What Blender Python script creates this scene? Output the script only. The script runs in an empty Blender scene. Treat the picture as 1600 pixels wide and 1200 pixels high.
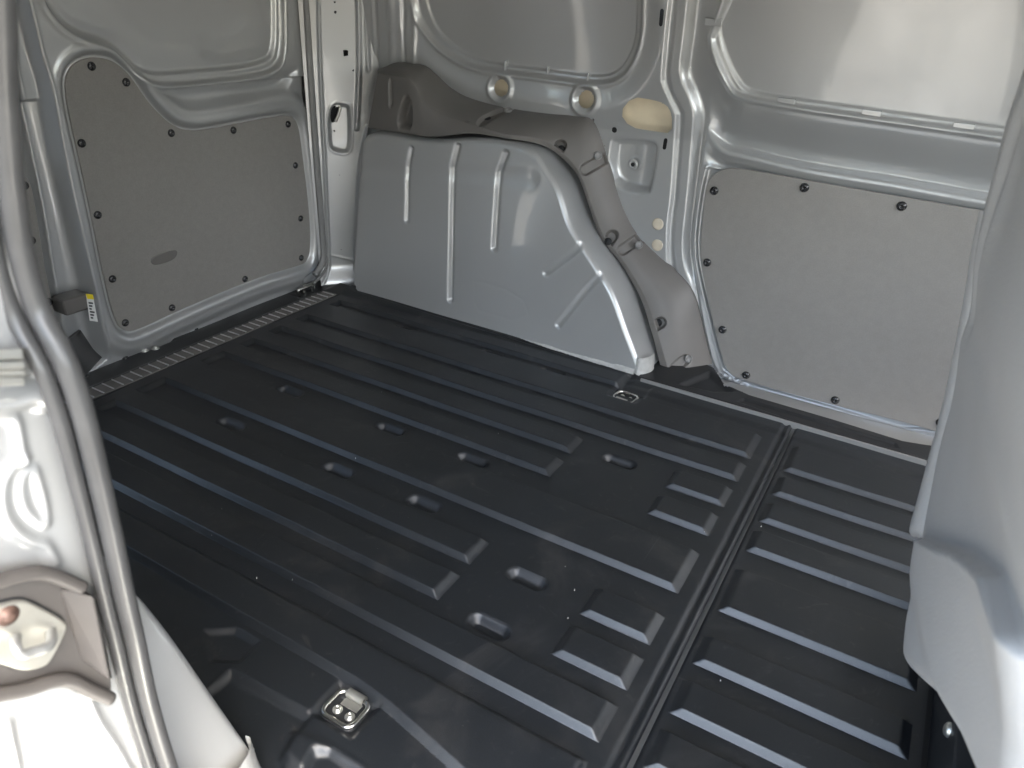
import bpy, math, random
import numpy as np
from mathutils import Vector, Matrix
random.seed(4)
rng = np.random.default_rng(7)
sc = bpy.context.scene

# ---------------------------------------------------------------- camera
# world: x = towards the van's front, y = towards its far (left) side, z = up, load floor at z = 0
FPX = 1159.6
def cam_axes():
    L = np.array([-1550 - 800, -145 - 600, FPX]); T = np.array([1557 - 800, 17 - 600, FPX])
    L = L / np.linalg.norm(L); X = -L
    T = T - X * (T @ X); Y = T / np.linalg.norm(T)
    return np.stack([X, Y, np.cross(X, Y)], 1)
RM = cam_axes()                       # columns: world axes in camera coords (x right, y down, z forward)
CAM = np.array([0.0, -0.888, 0.772])
cd = bpy.data.cameras.new('camera'); cam = bpy.data.objects.new('camera', cd)
sc.collection.objects.link(cam); sc.camera = cam
right, down, fwd = RM[0], RM[1], RM[2]
m = Matrix(((right[0], -down[0], -fwd[0], CAM[0]), (right[1], -down[1], -fwd[1], CAM[1]),
            (right[2], -down[2], -fwd[2], CAM[2]), (0, 0, 0, 1)))
cam.matrix_world = m
cd.sensor_width = 36; cd.lens = 36 * FPX / 1600
cd.clip_start = 0.01; cd.clip_end = 500
cd.dof.use_dof = True; cd.dof.focus_distance = 1.35; cd.dof.aperture_fstop = 8.0

# ---------------------------------------------------------------- sky, sun, exposure
SUN_EL, SUN_AZ = math.radians(60), math.radians(-24)      # azimuth from +x (front), negative = near side
w = bpy.data.worlds.new('World'); sc.world = w; w.use_nodes = True
nt = w.node_tree; bg = nt.nodes['Background']
sky = nt.nodes.new('ShaderNodeTexSky'); sky.sky_type = 'NISHITA'; sky.sun_disc = False
sky.dust_density = 6.0; sky.ozone_density = 0.6; sky.sun_elevation = SUN_EL; sky.sun_rotation = math.radians(90) - SUN_AZ
nt.links.new(sky.outputs[0], bg.inputs[0]); bg.inputs[1].default_value = 0.15
sd_ = bpy.data.lights.new('sun', 'SUN'); sd_.energy = 2.0; sd_.angle = math.radians(0.5); sd_.color = (1, 0.93, 0.82)
so = bpy.data.objects.new('sun', sd_); sc.collection.objects.link(so)
sv = Vector((math.cos(SUN_EL) * math.cos(SUN_AZ), math.cos(SUN_EL) * math.sin(SUN_AZ), math.sin(SUN_EL)))
so.rotation_euler = sv.to_track_quat('Z', 'Y').to_euler(); so.location = sv * 20
vs = sc.view_settings; vs.view_transform = 'Standard'; vs.look = 'None'; vs.exposure = 3.4; vs.gamma = 1
vs.use_curve_mapping = False
vs.use_white_balance = True; vs.white_balance_temperature = 6450; vs.white_balance_tint = 4   # the phone's balance for open shade

# ---------------------------------------------------------------- pixel -> place (photo is 1600 x 1200)
def ray(p):
    return RM.T @ np.array([(p[0] - 800) / FPX, (p[1] - 600) / FPX, 1.0])
def WY(p, y=0.71): d = ray(p); return CAM + d * (y - CAM[1]) / d[1]
def WX(p, x): d = ray(p); return CAM + d * (x - CAM[0]) / d[0]
def FZ(p, z=0.0): d = ray(p); return CAM + d * (z - CAM[2]) / d[2]
def PL(p, o, n): d = ray(p); o = np.array(o); n = np.array(n); return CAM + d * ((o - CAM) @ n) / (d @ n)

# ---------------------------------------------------------------- materials
def mat(name, col, rough=0.5, metal=0.0, coat=0.0, coat_r=0.1, spec=0.5, noise=None, bump=None, rvar=None, spots=None):
    """noise=(scale, amount, detail) colour mottling; bump=[(scale, strength, distance)]; rvar=(scale, lo, hi)"""
    M = bpy.data.materials.new(name); M.use_nodes = True
    n = M.node_tree.nodes; l = M.node_tree.links; b = n['Principled BSDF']
    b.inputs['Base Color'].default_value = (*col, 1); b.inputs['Roughness'].default_value = rough
    b.inputs['Metallic'].default_value = metal; b.inputs['Specular IOR Level'].default_value = spec
    b.inputs['Coat Weight'].default_value = coat; b.inputs['Coat Roughness'].default_value = coat_r
    tc = n.new('ShaderNodeTexCoord')
    def nz(scale, detail=4, rough_=0.55):
        t = n.new('ShaderNodeTexNoise'); t.inputs['Scale'].default_value = scale
        t.inputs['Detail'].default_value = detail; t.inputs['Roughness'].default_value = rough_
        l.new(tc.outputs['Object'], t.inputs['Vector']); return t
    last = None
    if noise:
        last = None
        for (s, a, d) in noise:
            t = nz(s, d); r = n.new('ShaderNodeMapRange')
            r.inputs[1].default_value = 0.3; r.inputs[2].default_value = 0.7
            r.inputs[3].default_value = 1 - a; r.inputs[4].default_value = 1 + a
            l.new(t.outputs['Fac'], r.inputs[0])
            mx = n.new('ShaderNodeMix'); mx.data_type = 'RGBA'; mx.blend_type = 'MULTIPLY'; mx.inputs[0].default_value = 1
            mx.clamp_result = False
            if last is None: mx.inputs[6].default_value = (*col, 1)
            else: l.new(last, mx.inputs[6])
            l.new(r.outputs[0], mx.inputs[7]); last = mx.outputs[2]
    if spots:                        # (scale, threshold, colour, amount, distortion): scuffs and dust with a shape of their own
        for (s, th, c2, am, dist) in spots:
            t = nz(1.0 if isinstance(s, tuple) else s, 6, 0.65); t.inputs['Distortion'].default_value = dist
            if isinstance(s, tuple):              # stretched: drag marks
                mp = n.new('ShaderNodeMapping'); mp.inputs['Scale'].default_value = s; mp.inputs['Rotation'].default_value = (0, 0, .25)
                l.new(tc.outputs['Object'], mp.inputs['Vector']); l.new(mp.outputs[0], t.inputs['Vector'])
            r = n.new('ShaderNodeMapRange'); r.inputs[1].default_value = th; r.inputs[2].default_value = th + 0.14
            r.inputs[4].default_value = am
            l.new(t.outputs['Fac'], r.inputs[0])
            mx = n.new('ShaderNodeMix'); mx.data_type = 'RGBA'
            l.new(r.outputs[0], mx.inputs[0])
            if last is None: mx.inputs[6].default_value = (*col, 1)
            else: l.new(last, mx.inputs[6])
            mx.inputs[7].default_value = (*c2, 1); last = mx.outputs[2]
    if last is not None: l.new(last, b.inputs['Base Color'])
    if rvar:
        t = nz(rvar[0], 5); r = n.new('ShaderNodeMapRange'); r.inputs[1].default_value = 0.3; r.inputs[2].default_value = 0.7
        r.inputs[3].default_value = rvar[1]; r.inputs[4].default_value = rvar[2]
        l.new(t.outputs['Fac'], r.inputs[0]); l.new(r.outputs[0], b.inputs['Roughness'])
    if bump:
        prev = None
        for (s, st, dist) in bump:
            t = nz(s, 3); bp = n.new('ShaderNodeBump'); bp.inputs['Strength'].default_value = st
            bp.inputs['Distance'].default_value = dist
            l.new(t.outputs['Fac'], bp.inputs['Height'])
            if prev: l.new(prev, bp.inputs['Normal'])
            prev = bp.outputs[0]
        l.new(prev, b.inputs['Normal'])
    return M
MT = dict(
    paint=mat('grey_paint', (0.47, 0.475, 0.475), 0.36, metal=0.4, coat=1.0, coat_r=0.045, noise=[(3, 0.03, 3)], bump=[(60, 0.05, 0.002), (9, 0.08, 0.004)], rvar=(12, 0.31, 0.40)),
    cover=mat('grey_moulded_plastic', (0.152, 0.143, 0.134), 0.42, noise=[(6, 0.05, 3)], bump=[(1500, 0.25, 0.0004)], rvar=(14, 0.42, 0.52)),
    board=mat('grey_hardboard', (0.27, 0.257, 0.242), 0.42, noise=[(60, 0.04, 6), (420, 0.06, 2), (3, .05, 2)], bump=[(320, 0.16, 0.0012), (70, .08, .002), (4, .12, .02)], rvar=(50, 0.34, 0.44)),
    liner=mat('black_moulded_liner', (0.0072, 0.0094, 0.0128), 0.42, spec=1.0, noise=[(5, 0.15, 4), (700, .25, 2)], bump=[(900, 0.5, 0.0006)], rvar=(7, 0.38, 0.47),
              spots=[(4.0, 0.54, (0.06, 0.057, 0.055), 0.36, 1.6), (18.0, 0.60, (0.10, 0.096, 0.09), 0.34, 3.5), ((9, 120, 30), 0.66, (0.16, 0.155, 0.15), 0.45, 0.6), ((110, 7, 30), 0.69, (0.16, 0.155, 0.15), 0.45, 0.8), (420.0, 0.76, (0.3, 0.3, 0.29), 0.7, 0.0)]),
    clip=mat('mid_grey_plastic', (0.23, 0.228, 0.225), 0.4),
    surround=mat('brown_grey_plastic', (0.085, 0.077, 0.072), 0.5, noise=[(8, .1, 3)], bump=[(1200, .3, .0004)]),
    black=mat('black_plastic', (0.022, 0.023, 0.025), 0.45, noise=[(8, .1, 3)], bump=[(1300, 0.3, 0.0004)], rvar=(9, 0.4, 0.52)),
    rubber=mat('black_rubber_seal', (0.072, 0.072, 0.073), 0.30, noise=[(30, .1, 3)], bump=[(900, 0.12, 0.0004)]),
    zinc=mat('zinc_plated_steel', (0.72, 0.71, 0.66), 0.32, metal=0.9, noise=[(60, .08, 3)], bump=[(300, .08, .0005)]),
    striker=mat('yellow_passivated_steel', (0.56, 0.545, 0.49), 0.36, metal=0.75, noise=[(40, .08, 3)]),
    loop=mat('dull_zinc', (0.42, 0.42, 0.41), 0.45, metal=0.7, noise=[(90, .1, 3)]),
    chrome=mat('polished_steel', (0.85, 0.84, 0.80), 0.12, metal=1.0),
    screw=mat('black_screw', (0.02, 0.02, 0.022), 0.25, spec=0.7),
    rust=mat('brown_bolt', (0.16, 0.10, 0.08), 0.5, metal=0.4, noise=[(300, .3, 3)]),
    cream=mat('lit_cream_primer', (0.85, 0.74, 0.55), 0.5, noise=[(25, .06, 3)]),
    plug=mat('beige_plug', (0.62, 0.55, 0.44), 0.45, noise=[(40, .05, 2)]),
    sealer=mat('grey_seam_sealer', (0.47, 0.47, 0.455), 0.5, coat=.3, noise=[(60, .12, 4)], bump=[(150, 0.35, 0.003), (45, .35, .004)]),
    shell=mat('grey_grained_plastic', (0.44, 0.44, 0.44), 0.40, noise=[(3, .03, 3)], bump=[(380, 0.35, 0.0012)], rvar=(11, .38, .46)),
    hole_shade=mat('opening_shade', (0.012, 0.013, 0.015), 0.7),  # near-black colour standing for the shade inside openings
    yellow=mat('yellow_print', (0.85, 0.70, 0.03), 0.5), white=mat('white_paper', (0.75, 0.76, 0.74), 0.5),
    ink=mat('black_print', (0.03, 0.03, 0.035), 0.6), crumb=mat('pale_crumbs', (0.7, 0.68, 0.62), 0.8),
    ground=mat('pale_concrete', (0.165, 0.158, 0.148), 0.9, noise=[(0.8, .1, 5), (12, .08, 4)], bump=[(30, .3, .01)]),
)

# ---------------------------------------------------------------- builders
COL = sc.collection
def link(o, parent=None):
    COL.objects.link(o)
    if parent is not None: o.parent = parent
    return o
def empty(name, loc=(0, 0, 0), label=None, cat=None, parent=None, group=None):
    o = bpy.data.objects.new(name, None); o.location = loc; link(o, parent)
    if label: o['label'] = label
    if cat: o['category'] = cat
    if group: o['group'] = group
    return o
def mesh_np(name, V, Q, material, smooth=True):
    V = np.asarray(V, np.float32); Q = np.asarray(Q, np.int32)
    me = bpy.data.meshes.new(name); k = Q.shape[1]
    me.vertices.add(len(V)); me.vertices.foreach_set('co', V.ravel())
    me.loops.add(Q.size); me.loops.foreach_set('vertex_index', Q.ravel())
    me.polygons.add(len(Q)); me.polygons.foreach_set('loop_start', np.arange(0, Q.size, k, dtype=np.int32))
    try: me.polygons.foreach_set('loop_total', np.full(len(Q), k, np.int32))
    except Exception: pass
    me.polygons.foreach_set('use_smooth', np.full(len(Q), smooth, bool))
    me.materials.append(MT[material]); me.update(calc_edges=True); me.validate()
    return me
def obj_np(name, V, Q, material, parent, smooth=True):
    return link(bpy.data.objects.new(name, mesh_np(name, V, Q, material, smooth)), parent)
def mesh_py(name, V, Fs, material, smooth=False, bevel=0):
    import bmesh
    me = bpy.data.meshes.new(name); me.from_pydata([tuple(map(float, v)) for v in V], [], Fs)
    bm = bmesh.new(); bm.from_mesh(me)
    bmesh.ops.remove_doubles(bm, verts=bm.verts, dist=1e-6)
    bmesh.ops.recalc_face_normals(bm, faces=bm.faces)
    if bevel:
        es = [e for e in bm.edges if len(e.link_faces) == 2 and e.calc_face_angle(0) > 0.5]
        bmesh.ops.bevel(bm, geom=es, offset=bevel, segments=3, affect='EDGES', profile=0.6)
    bm.to_mesh(me); bm.free()
    for p in me.polygons: p.use_smooth = smooth
    me.materials.append(MT[material]); me.update()
    return me
def obj_py(name, V, Fs, material, parent, smooth=False, bevel=0):
    return link(bpy.data.objects.new(name, mesh_py(name, V, Fs, material, smooth, bevel)), parent)
def box(name, lo, hi, material, parent, bevel=0.0, smooth=False):
    x0, y0, z0 = lo; x1, y1, z1 = hi
    V = [(x, y, z) for x in (x0, x1) for y in (y0, y1) for z in (z0, z1)]
    Fs = [(0, 1, 3, 2), (4, 6, 7, 5), (0, 4, 5, 1), (2, 3, 7, 6), (0, 2, 6, 4), (1, 5, 7, 3)]
    return obj_py(name, V, Fs, material, parent, smooth, bevel)
def spline(P, n=6, closed=False):
    P = np.asarray(P, float); N = len(P); out = []
    rngk = range(N) if closed else range(N - 1)
    for i in rngk:
        if closed: a, b, c, d = P[i - 1], P[i], P[(i + 1) % N], P[(i + 2) % N]
        else:
            b, c = P[i], P[i + 1]; a = P[i - 1] if i else 2 * b - c; d = P[i + 2] if i + 2 < N else 2 * c - b
        for t in np.arange(n) / n:
            out.append(0.5 * (2 * b + (c - a) * t + (2 * a - 5 * b + 4 * c - d) * t * t + (3 * b - a - 3 * c + d) * t ** 3))
    if not closed: out.append(P[-1])
    return np.array(out)
def chaikin(P, k=2, closed=True):
    P = np.asarray(P, float)
    for _ in range(k):
        Nx = np.roll(P, -1, 0) if closed else P[1:]
        A = P if closed else P[:-1]
        Q = np.empty((len(A) * 2, P.shape[1])); Q[0::2] = .75 * A + .25 * Nx; Q[1::2] = .25 * A + .75 * Nx
        P = Q if closed else np.vstack([P[:1], Q, P[-1:]])
    return P
def resample(P, n):
    P = np.asarray(P, float); s = np.r_[0, np.cumsum(np.linalg.norm(np.diff(P, axis=0), axis=1))]
    t = np.linspace(0, s[-1], n)
    return np.stack([np.interp(t, s, P[:, k]) for k in range(P.shape[1])], 1)
def pdist(line, U, V, closed=False, reach=0.08):
    """distance to a polyline, big where farther than reach"""
    line = np.asarray(line); D = np.full(U.shape, 9.0)
    m_ = (U > line[:, 0].min() - reach) & (U < line[:, 0].max() + reach) & (V > line[:, 1].min() - reach) & (V < line[:, 1].max() + reach)
    if not m_.any(): return D
    u, v = U[m_], V[m_]; d2 = np.full(u.shape, 81.0)
    A = line; B = np.roll(line, -1, 0) if closed else line[1:]
    if not closed: A = line[:-1]
    for (ax, ay), (bx, by) in zip(A, B):
        ex, ey = bx - ax, by - ay; L = ex * ex + ey * ey
        if L < 1e-14: continue
        t = np.clip(((u - ax) * ex + (v - ay) * ey) / L, 0, 1)
        d2 = np.minimum(d2, (u - ax - t * ex) ** 2 + (v - ay - t * ey) ** 2)
    D[m_] = np.sqrt(d2); return D
def inside(poly, U, V):
    poly = np.asarray(poly); c = np.zeros(U.shape, bool)
    m_ = (U >= poly[:, 0].min()) & (U <= poly[:, 0].max()) & (V >= poly[:, 1].min()) & (V <= poly[:, 1].max())
    if not m_.any(): return c
    u, v = U[m_], V[m_]; k = np.zeros(u.shape, bool)
    for (ax, ay), (bx, by) in zip(poly, np.roll(poly, -1, 0)):
        if ay == by: continue
        h = ((ay > v) != (by > v)) & (u < (bx - ax) * (v - ay) / (by - ay) + ax)
        k ^= h
    c[m_] = k; return c
def sdf(poly, U, V, reach=0.08):
    d = pdist(poly, U, V, True, reach); return np.where(inside(poly, U, V), -d, d)
def S(t): t = np.clip(t, 0, 1); return t * t * (3 - 2 * t)
def ramp(d, a, b): return S((d - a) / (b - a))              # 0 below a, 1 above b
def bead(d, wd): return np.where(d < wd, 0.5 + 0.5 * np.cos(np.pi * np.clip(d / wd, 0, 1)), 0)
class Grid:
    """relief over a flat sheet; cells go to objects by label"""
    def __init__(s, us, vs_):
        s.us, s.vs = np.asarray(us), np.asarray(vs_); s.U, s.V = np.meshgrid(s.us, s.vs, indexing='ij')
        s.D = np.zeros(s.U.shape); s.lab = np.zeros((len(s.us) - 1, len(s.vs) - 1), int); s.keep = np.ones(s.lab.shape, bool)
        s.uc = 0.25 * (s.U[1:, 1:] + s.U[:-1, 1:] + s.U[1:, :-1] + s.U[:-1, :-1]); s.vc = 0.25 * (s.V[1:, 1:] + s.V[:-1, 1:] + s.V[1:, :-1] + s.V[:-1, :-1])
    def cut(s, poly, keep_inside=False):
        """clean-edged trim: nearby verts slide onto the outline, cells past it go"""
        step = s.us[1] - s.us[0]
        d = sdf(poly, s.U, s.V, 0.02); e = 1e-4
        near = np.abs(d) < step * 0.62
        P = np.asarray(poly); A, B = P, np.roll(P, -1, 0)
        ii = np.argwhere(near)
        if len(ii):
            u, v = s.U[near], s.V[near]; best = np.full(u.shape, 9.0); nu, nv = u.copy(), v.copy()
            for (ax, ay), (bx, by) in zip(A, B):
                ex, ey = bx - ax, by - ay; L = ex * ex + ey * ey
                if L < 1e-14: continue
                t = np.clip(((u - ax) * ex + (v - ay) * ey) / L, 0, 1); pu, pv = ax + t * ex, ay + t * ey
                q = (u - pu) ** 2 + (v - pv) ** 2; k = q < best
                best[k] = q[k]; nu[k] = pu[k]; nv[k] = pv[k]
            s.U[near] = nu; s.V[near] = nv
            d[near] = 0
        if keep_inside: d = -d
        gone = d <= 1e-9
        al = gone[1:, 1:] & gone[:-1, 1:] & gone[1:, :-1] & gone[:-1, :-1]
        s.keep &= ~al
    def build(s, names, to_world, material, parent, only=None):
        W = to_world(s.U, s.V, s.D).reshape(-1, 3); nv = len(s.vs)
        I = np.arange(len(s.us) * nv).reshape(len(s.us), nv)
        Q = np.stack([I[:-1, :-1], I[1:, :-1], I[1:, 1:], I[:-1, 1:]], -1)
        out = {}
        for k, nm in names.items():
            q = Q[(s.lab == k) & s.keep]
            if not len(q): continue
            used, inv = np.unique(q, return_inverse=True)
            p = parent[k] if isinstance(parent, dict) else parent
            mm = material[k] if isinstance(material, dict) else material
            out[k] = obj_np(nm, W[used], inv.reshape(-1, 4), mm, p)
        return out
def tube(name, P, r, material, parent, seg=12, closed=False, prof=None, up=None, caps=True):
    """sweep a circle, or a closed profile of (side, up) points, along P"""
    P = np.asarray(P, float); N = len(P)
    T = (np.roll(P, -1, 0) - np.roll(P, 1, 0)) if closed else np.gradient(P, axis=0)
    T /= np.linalg.norm(T, axis=1)[:, None]
    if prof is None:
        a = np.arange(seg) * 2 * np.pi / seg; prof = np.stack([np.cos(a), np.sin(a)], 1) * r
    prof = np.asarray(prof); K = len(prof)
    if up is None:
        up = np.array([0, 0, 1.0]) if abs(T[:, 2]).max() < 0.9 else (np.array([1.0, 0, 0]) if abs(T[:, 0]).max() < .9 else np.array([0, 1.0, 0]))
    up = np.asarray(up, float)
    B = np.cross(T, up); B /= np.linalg.norm(B, axis=1)[:, None]; Nn = np.cross(B, T)
    V = P[:, None] + prof[None, :, :1] * B[:, None] + prof[None, :, 1:] * Nn[:, None]
    I = np.arange(N * K).reshape(N, K); J = np.roll(I, -1, 1)
    if closed: Q = np.stack([I, J, np.roll(J, -1, 0), np.roll(I, -1, 0)], -1).reshape(-1, 4)
    else: Q = np.stack([I[:-1], J[:-1], J[1:], I[1:]], -1).reshape(-1, 4)
    V = V.reshape(-1, 3)
    if not closed and caps:
        V = np.vstack([V, P[:1], P[-1:]]); a, b = N * K, N * K + 1
        c0 = np.stack([J[0], I[0], np.full(K, a), np.full(K, a)], -1); c1 = np.stack([I[-1], J[-1], np.full(K, b), np.full(K, b)], -1)
        me = bpy.data.meshes.new(name); me.from_pydata(V.tolist(), [], Q.tolist() + c0[:, :3].tolist() + c1[:, :3].tolist())
        for p in me.polygons: p.use_smooth = True
        me.materials.append(MT[material]); return link(bpy.data.objects.new(name, me), parent)
    return obj_np(name, V, Q, material, parent)
def plate(name, outline, thick, to_world, material, parent, bevel=0.0015):
    """flat plate from a 2-D outline with a rounded front edge; front is at +thick"""
    O = np.asarray(outline, float); N = len(O)
    T = np.roll(O, -1, 0) - np.roll(O, 1, 0); T /= np.linalg.norm(T, axis=1)[:, None]
    area = 0.5 * np.sum(O[:, 0] * np.roll(O[:, 1], -1) - np.roll(O[:, 0], -1) * O[:, 1])
    n_in = np.stack([-T[:, 1], T[:, 0]], 1) * (1 if area > 0 else -1)
    rings = [(0, 0), (0, thick - bevel), (bevel * .3, thick - bevel * .3), (bevel, thick)]
    V = []
    for ins, h in rings:
        q = O + n_in * ins; V.append(to_world(q[:, 0], q[:, 1], np.full(N, h)))
    V = np.vstack(V); Fs = []
    for r in range(3):
        for i in range(N):
            j = (i + 1) % N; Fs.append((r * N + i, r * N + j, (r + 1) * N + j, (r + 1) * N + i))
    Fs.append(tuple(range(3 * N, 4 * N)))
    o = obj_py(name, V, Fs, material, parent)
    for p in o.data.polygons: p.use_smooth = len(p.vertices) == 4
    return o
def lathe_mesh(name, prof, material, seg=20):
    """prof: (radius, height) along +z"""
    V, Fs = [], []
    for r, h in prof:
        for k in range(seg): a = 2 * math.pi * k / seg; V.append((r * math.cos(a), r * math.sin(a), h))
    for i in range(len(prof) - 1):
        for k in range(seg): j = (k + 1) % seg; Fs.append((i * seg + k, i * seg + j, (i + 1) * seg + j, (i + 1) * seg + k))
    Fs.append(tuple((len(prof) - 1) * seg + k for k in range(seg)))
    me = bpy.data.meshes.new(name); me.from_pydata(V, [], Fs)
    for p in me.polygons: p.use_smooth = True
    me.materials.append(MT[material]); return me
def place(name, me, loc, normal, parent, spin=0.0, scale=1.0):
    o = bpy.data.objects.new(name, me); o.location = loc
    q = Vector(normal).to_track_quat('Z', 'Y'); o.rotation_mode = 'QUATERNION'
    o.rotation_quaternion = q @ Matrix.Rotation(spin, 3, 'Z').to_quaternion(); o.scale = (scale,) * 3
    return link(o, parent)

SCREW = lathe_mesh('screw', [(0.0092, 0), (0.0092, 0.0012), (0.0085, 0.0028), (0.0068, 0.0043), (0.0046, 0.0052), (0.0030, 0.0055), (0.0027, 0.0038), (0.0001, 0.0036)], 'screw')
BOLT = lathe_mesh('bolt', [(0.0085, 0), (0.0085, 0.002), (0.0078, 0.0026), (0.0056, 0.0028), (0.0054, 0.0062), (0.0046, 0.0070), (0.0028, 0.0070), (0.0024, 0.005), (0.0001, 0.005)], 'zinc')
CLIP = lathe_mesh('screw', [(0.0098, 0), (0.0098, 0.004), (0.0090, 0.0050), (0.0076, 0.0050), (0.0072, 0.0034), (0.0040, 0.0036), (0.0034, .0030), (0.0001, 0.0030)], 'clip')
PLUG = lathe_mesh('plug', [(0.0135, 0), (0.0135, 0.001), (0.0125, 0.0022), (0.0105, 0.0026), (0.0001, 0.0030)], 'plug', 28)
NUT = lathe_mesh('nut', [(0.0115, 0), (0.0112, 0.002), (0.0085, 0.0035), (0.006, 0.0035), (0.0055, 0.001), (0.0001, 0.001)], 'paint')

# ================================================================ ground
g = box('ground', (-9, -12, -0.62), (9, 9, -0.58), 'ground', None); g['kind'] = 'structure'

# ================================================================ the van
van = empty('cargo_van', (0, 0, -0.58), 'pale grey cargo van with an empty load bay, seen through its open side door', 'van')
def fix(o): o.matrix_parent_inverse = Matrix.Translation((0, 0, 0.58)); return o

# ---------------------------------------------------------------- far side wall + sliding door: one relief, two objects
YW = 0.715
def yw(z): return YW - 0.14 * np.maximum(np.asarray(z) - 0.50, 0)       # the upper side leans in
def WW(p, off=0.0):
    q = WY(p, YW + off)
    for _ in range(4): q = WY(p, float(yw(q[2])) + off)
    return q
def w2(pts, off=0.0): return np.array([WW(p, off)[[0, 2]] for p in pts])
us = np.arange(-1.40, 0.46, 0.003); vz = np.r_[np.arange(-0.035, 0.86, 0.003), [0.95, 1.05, 1.2]]
G = Grid(us, vz); U, V = G.U, G.V
line1 = w2(spline([(1048, -12), (1045, 8), (1040, 53), (1035, 117), (1037, 133), (1047, 156), (1056, 176), (1057, 190), (1050, 300), (1045, 340), (1043, 380), (1044, 412), (1050, 450), (1075, 560)]))
line2 = w2(spline([(1056, -12), (1051, 53), (1045, 99), (1044, 117), (1049, 144), (1063, 171), (1066, 187), (1060, 267), (1057, 310), (1052, 353), (1051, 385), (1055, 423), (1062, 460), (1090, 570)]))
line3 = w2(spline([(1076, -12), (1068, 59), (1063, 99), (1065, 123), (1076, 149), (1084, 176), (1083, 203), (1075, 300), (1068, 367), (1068, 401), (1073, 425), (1084, 457), (1112, 569), (1128, 600), (1160, 622), (1300, 660), (1440, 700), (1560, 735)]))
line4 = w2(spline([(1100, 192), (1093, 250), (1087, 300), (1081, 348), (1079, 388), (1084, 428), (1112, 556), (1132, 593), (1170, 612), (1300, 651), (1410, 684), (1440, 686), (1540, 700)]))
line5 = w2(spline([(1103, 262), (1095, 300), (1088, 348), (1086, 388), (1092, 433), (1124, 561), (1137, 583), (1172, 602), (1300, 639), (1405, 670), (1440, 673), (1540, 690)]))
door_edge = line3
# pillar beads: sharp little ridges that catch the light
d1, d2, d3 = pdist(line1, U, V), pdist(line2, U, V), pdist(line3, U, V)
d4, d5 = pdist(line4, U, V), pdist(line5, U, V)
side3 = inside(np.vstack([line3, [(0.6, -0.2), (0.6, 1.3), (line3[0, 0], 1.3)]]), U, V)       # door side of line 3
side1 = inside(np.vstack([line1, [(0.6, -0.2), (0.6, 1.3), (line1[0, 0], 1.3)]]), U, V)
side2 = inside(np.vstack([line2, [(0.6, -0.2), (0.6, 1.3), (line2[0, 0], 1.3)]]), U, V)
q1 = np.where(side1, d1, -d1); q2 = np.where(side2, d2, -d2); q3 = np.where(side3, d3, -d3)
G.D -= 0.006 * ramp(q1, -0.004, 0.006)            # flange steps towards the door opening
G.D += 0.004 * ramp(q2, -0.004, 0.005)
G.D -= 0.020 * ramp(q3, -0.003, 0.016)            # seal channel before the door
# the door skin comes back out at line 4; higher up the channel widens into one soft hollow
crest = w2(spline([(1096, 176), (1104, 196), (1116, 213), (1137, 229), (1169, 236), (1260, 257), (1400, 280), (1528, 303), (1600, 315), (1900, 365)]))
line4x = np.vstack([w2([(1112, -60), (1106, 60), (1102, 150)]), line4])
s4 = inside(np.vstack([line4x, [(0.6, -0.2), (0.6, 1.3), (line4x[0, 0], 1.3)]]), U, V); d4x = np.minimum(pdist(line4x, U, V, False, .3), .3); q4 = np.where(s4, d4x, -d4x)
tt = ramp(V, WW((1095, 250))[2], WW((1095, 165))[2])
q3c = np.minimum(pdist(line3, U, V, False, .3), .3)
G.D += np.where(side3, (1 - tt) * 0.018 * ramp(q4, -0.005, 0.006) + tt * 0.018 * ramp(q3c, 0.012, 0.075), 0)
sl5 = inside(np.vstack([line5, [(0.6, line5[-1, 1]), (0.6, 0.6), (line5[0, 0], 0.46)]]), U, V)
G.D -= np.where(V < .45, 0.005 * ramp(np.where(sl5, d5, -d5), -0.003, 0.004), 0)
dcr = np.minimum(pdist(crest, U, V, False, .4), .4)
above = inside(np.vstack([crest, [(1.2, 1.3), (-0.5, 1.3)]]), U, V)
fadeL = ramp(q4, 0.0, 0.045)
G.D += np.where(side3 & above, -0.024 * np.clip(1 - dcr / 0.085, 0, 1) ** 1.15 * fadeL, 0)
G.D += np.where(side3 & ~above, (-0.024 * (1 - ramp(dcr, 0.0, 0.007)) + .004 * bead(np.abs(dcr - .014), .012) - .006 * bead(np.abs(dcr - .040), .016)) * fadeL, 0)
G.D += np.where(V < .5, .0035 * bead(d4, .0055) * (d4 < 1) + .003 * bead(d5, .005), 0)
blank = w2(chaikin([(1124, -60), (1120, 21), (1119, 53), (1127, 83), (1148, 128), (1164, 144), (1212, 153), (1260, 159), (1555, 200), (1640, 212), (1640, -60)], 2)[4:])
blank_o = w2(chaikin([(1110, -60), (1107, 45), (1111, 80), (1137, 139), (1153, 153), (1212, 164), (1260, 172), (1550, 213), (1660, 230), (1660, -60)], 2)[4:])
sb, sbo = sdf(blank, U, V, .1), sdf(blank_o, U, V, .1)
G.D += np.where(side3, 0.004 * bead(np.abs(sbo), 0.008) - 0.010 * ramp(-sbo, 0.0, 0.008) - 0.006 * ramp(-sb, -0.002, 0.004), 0)
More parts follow.
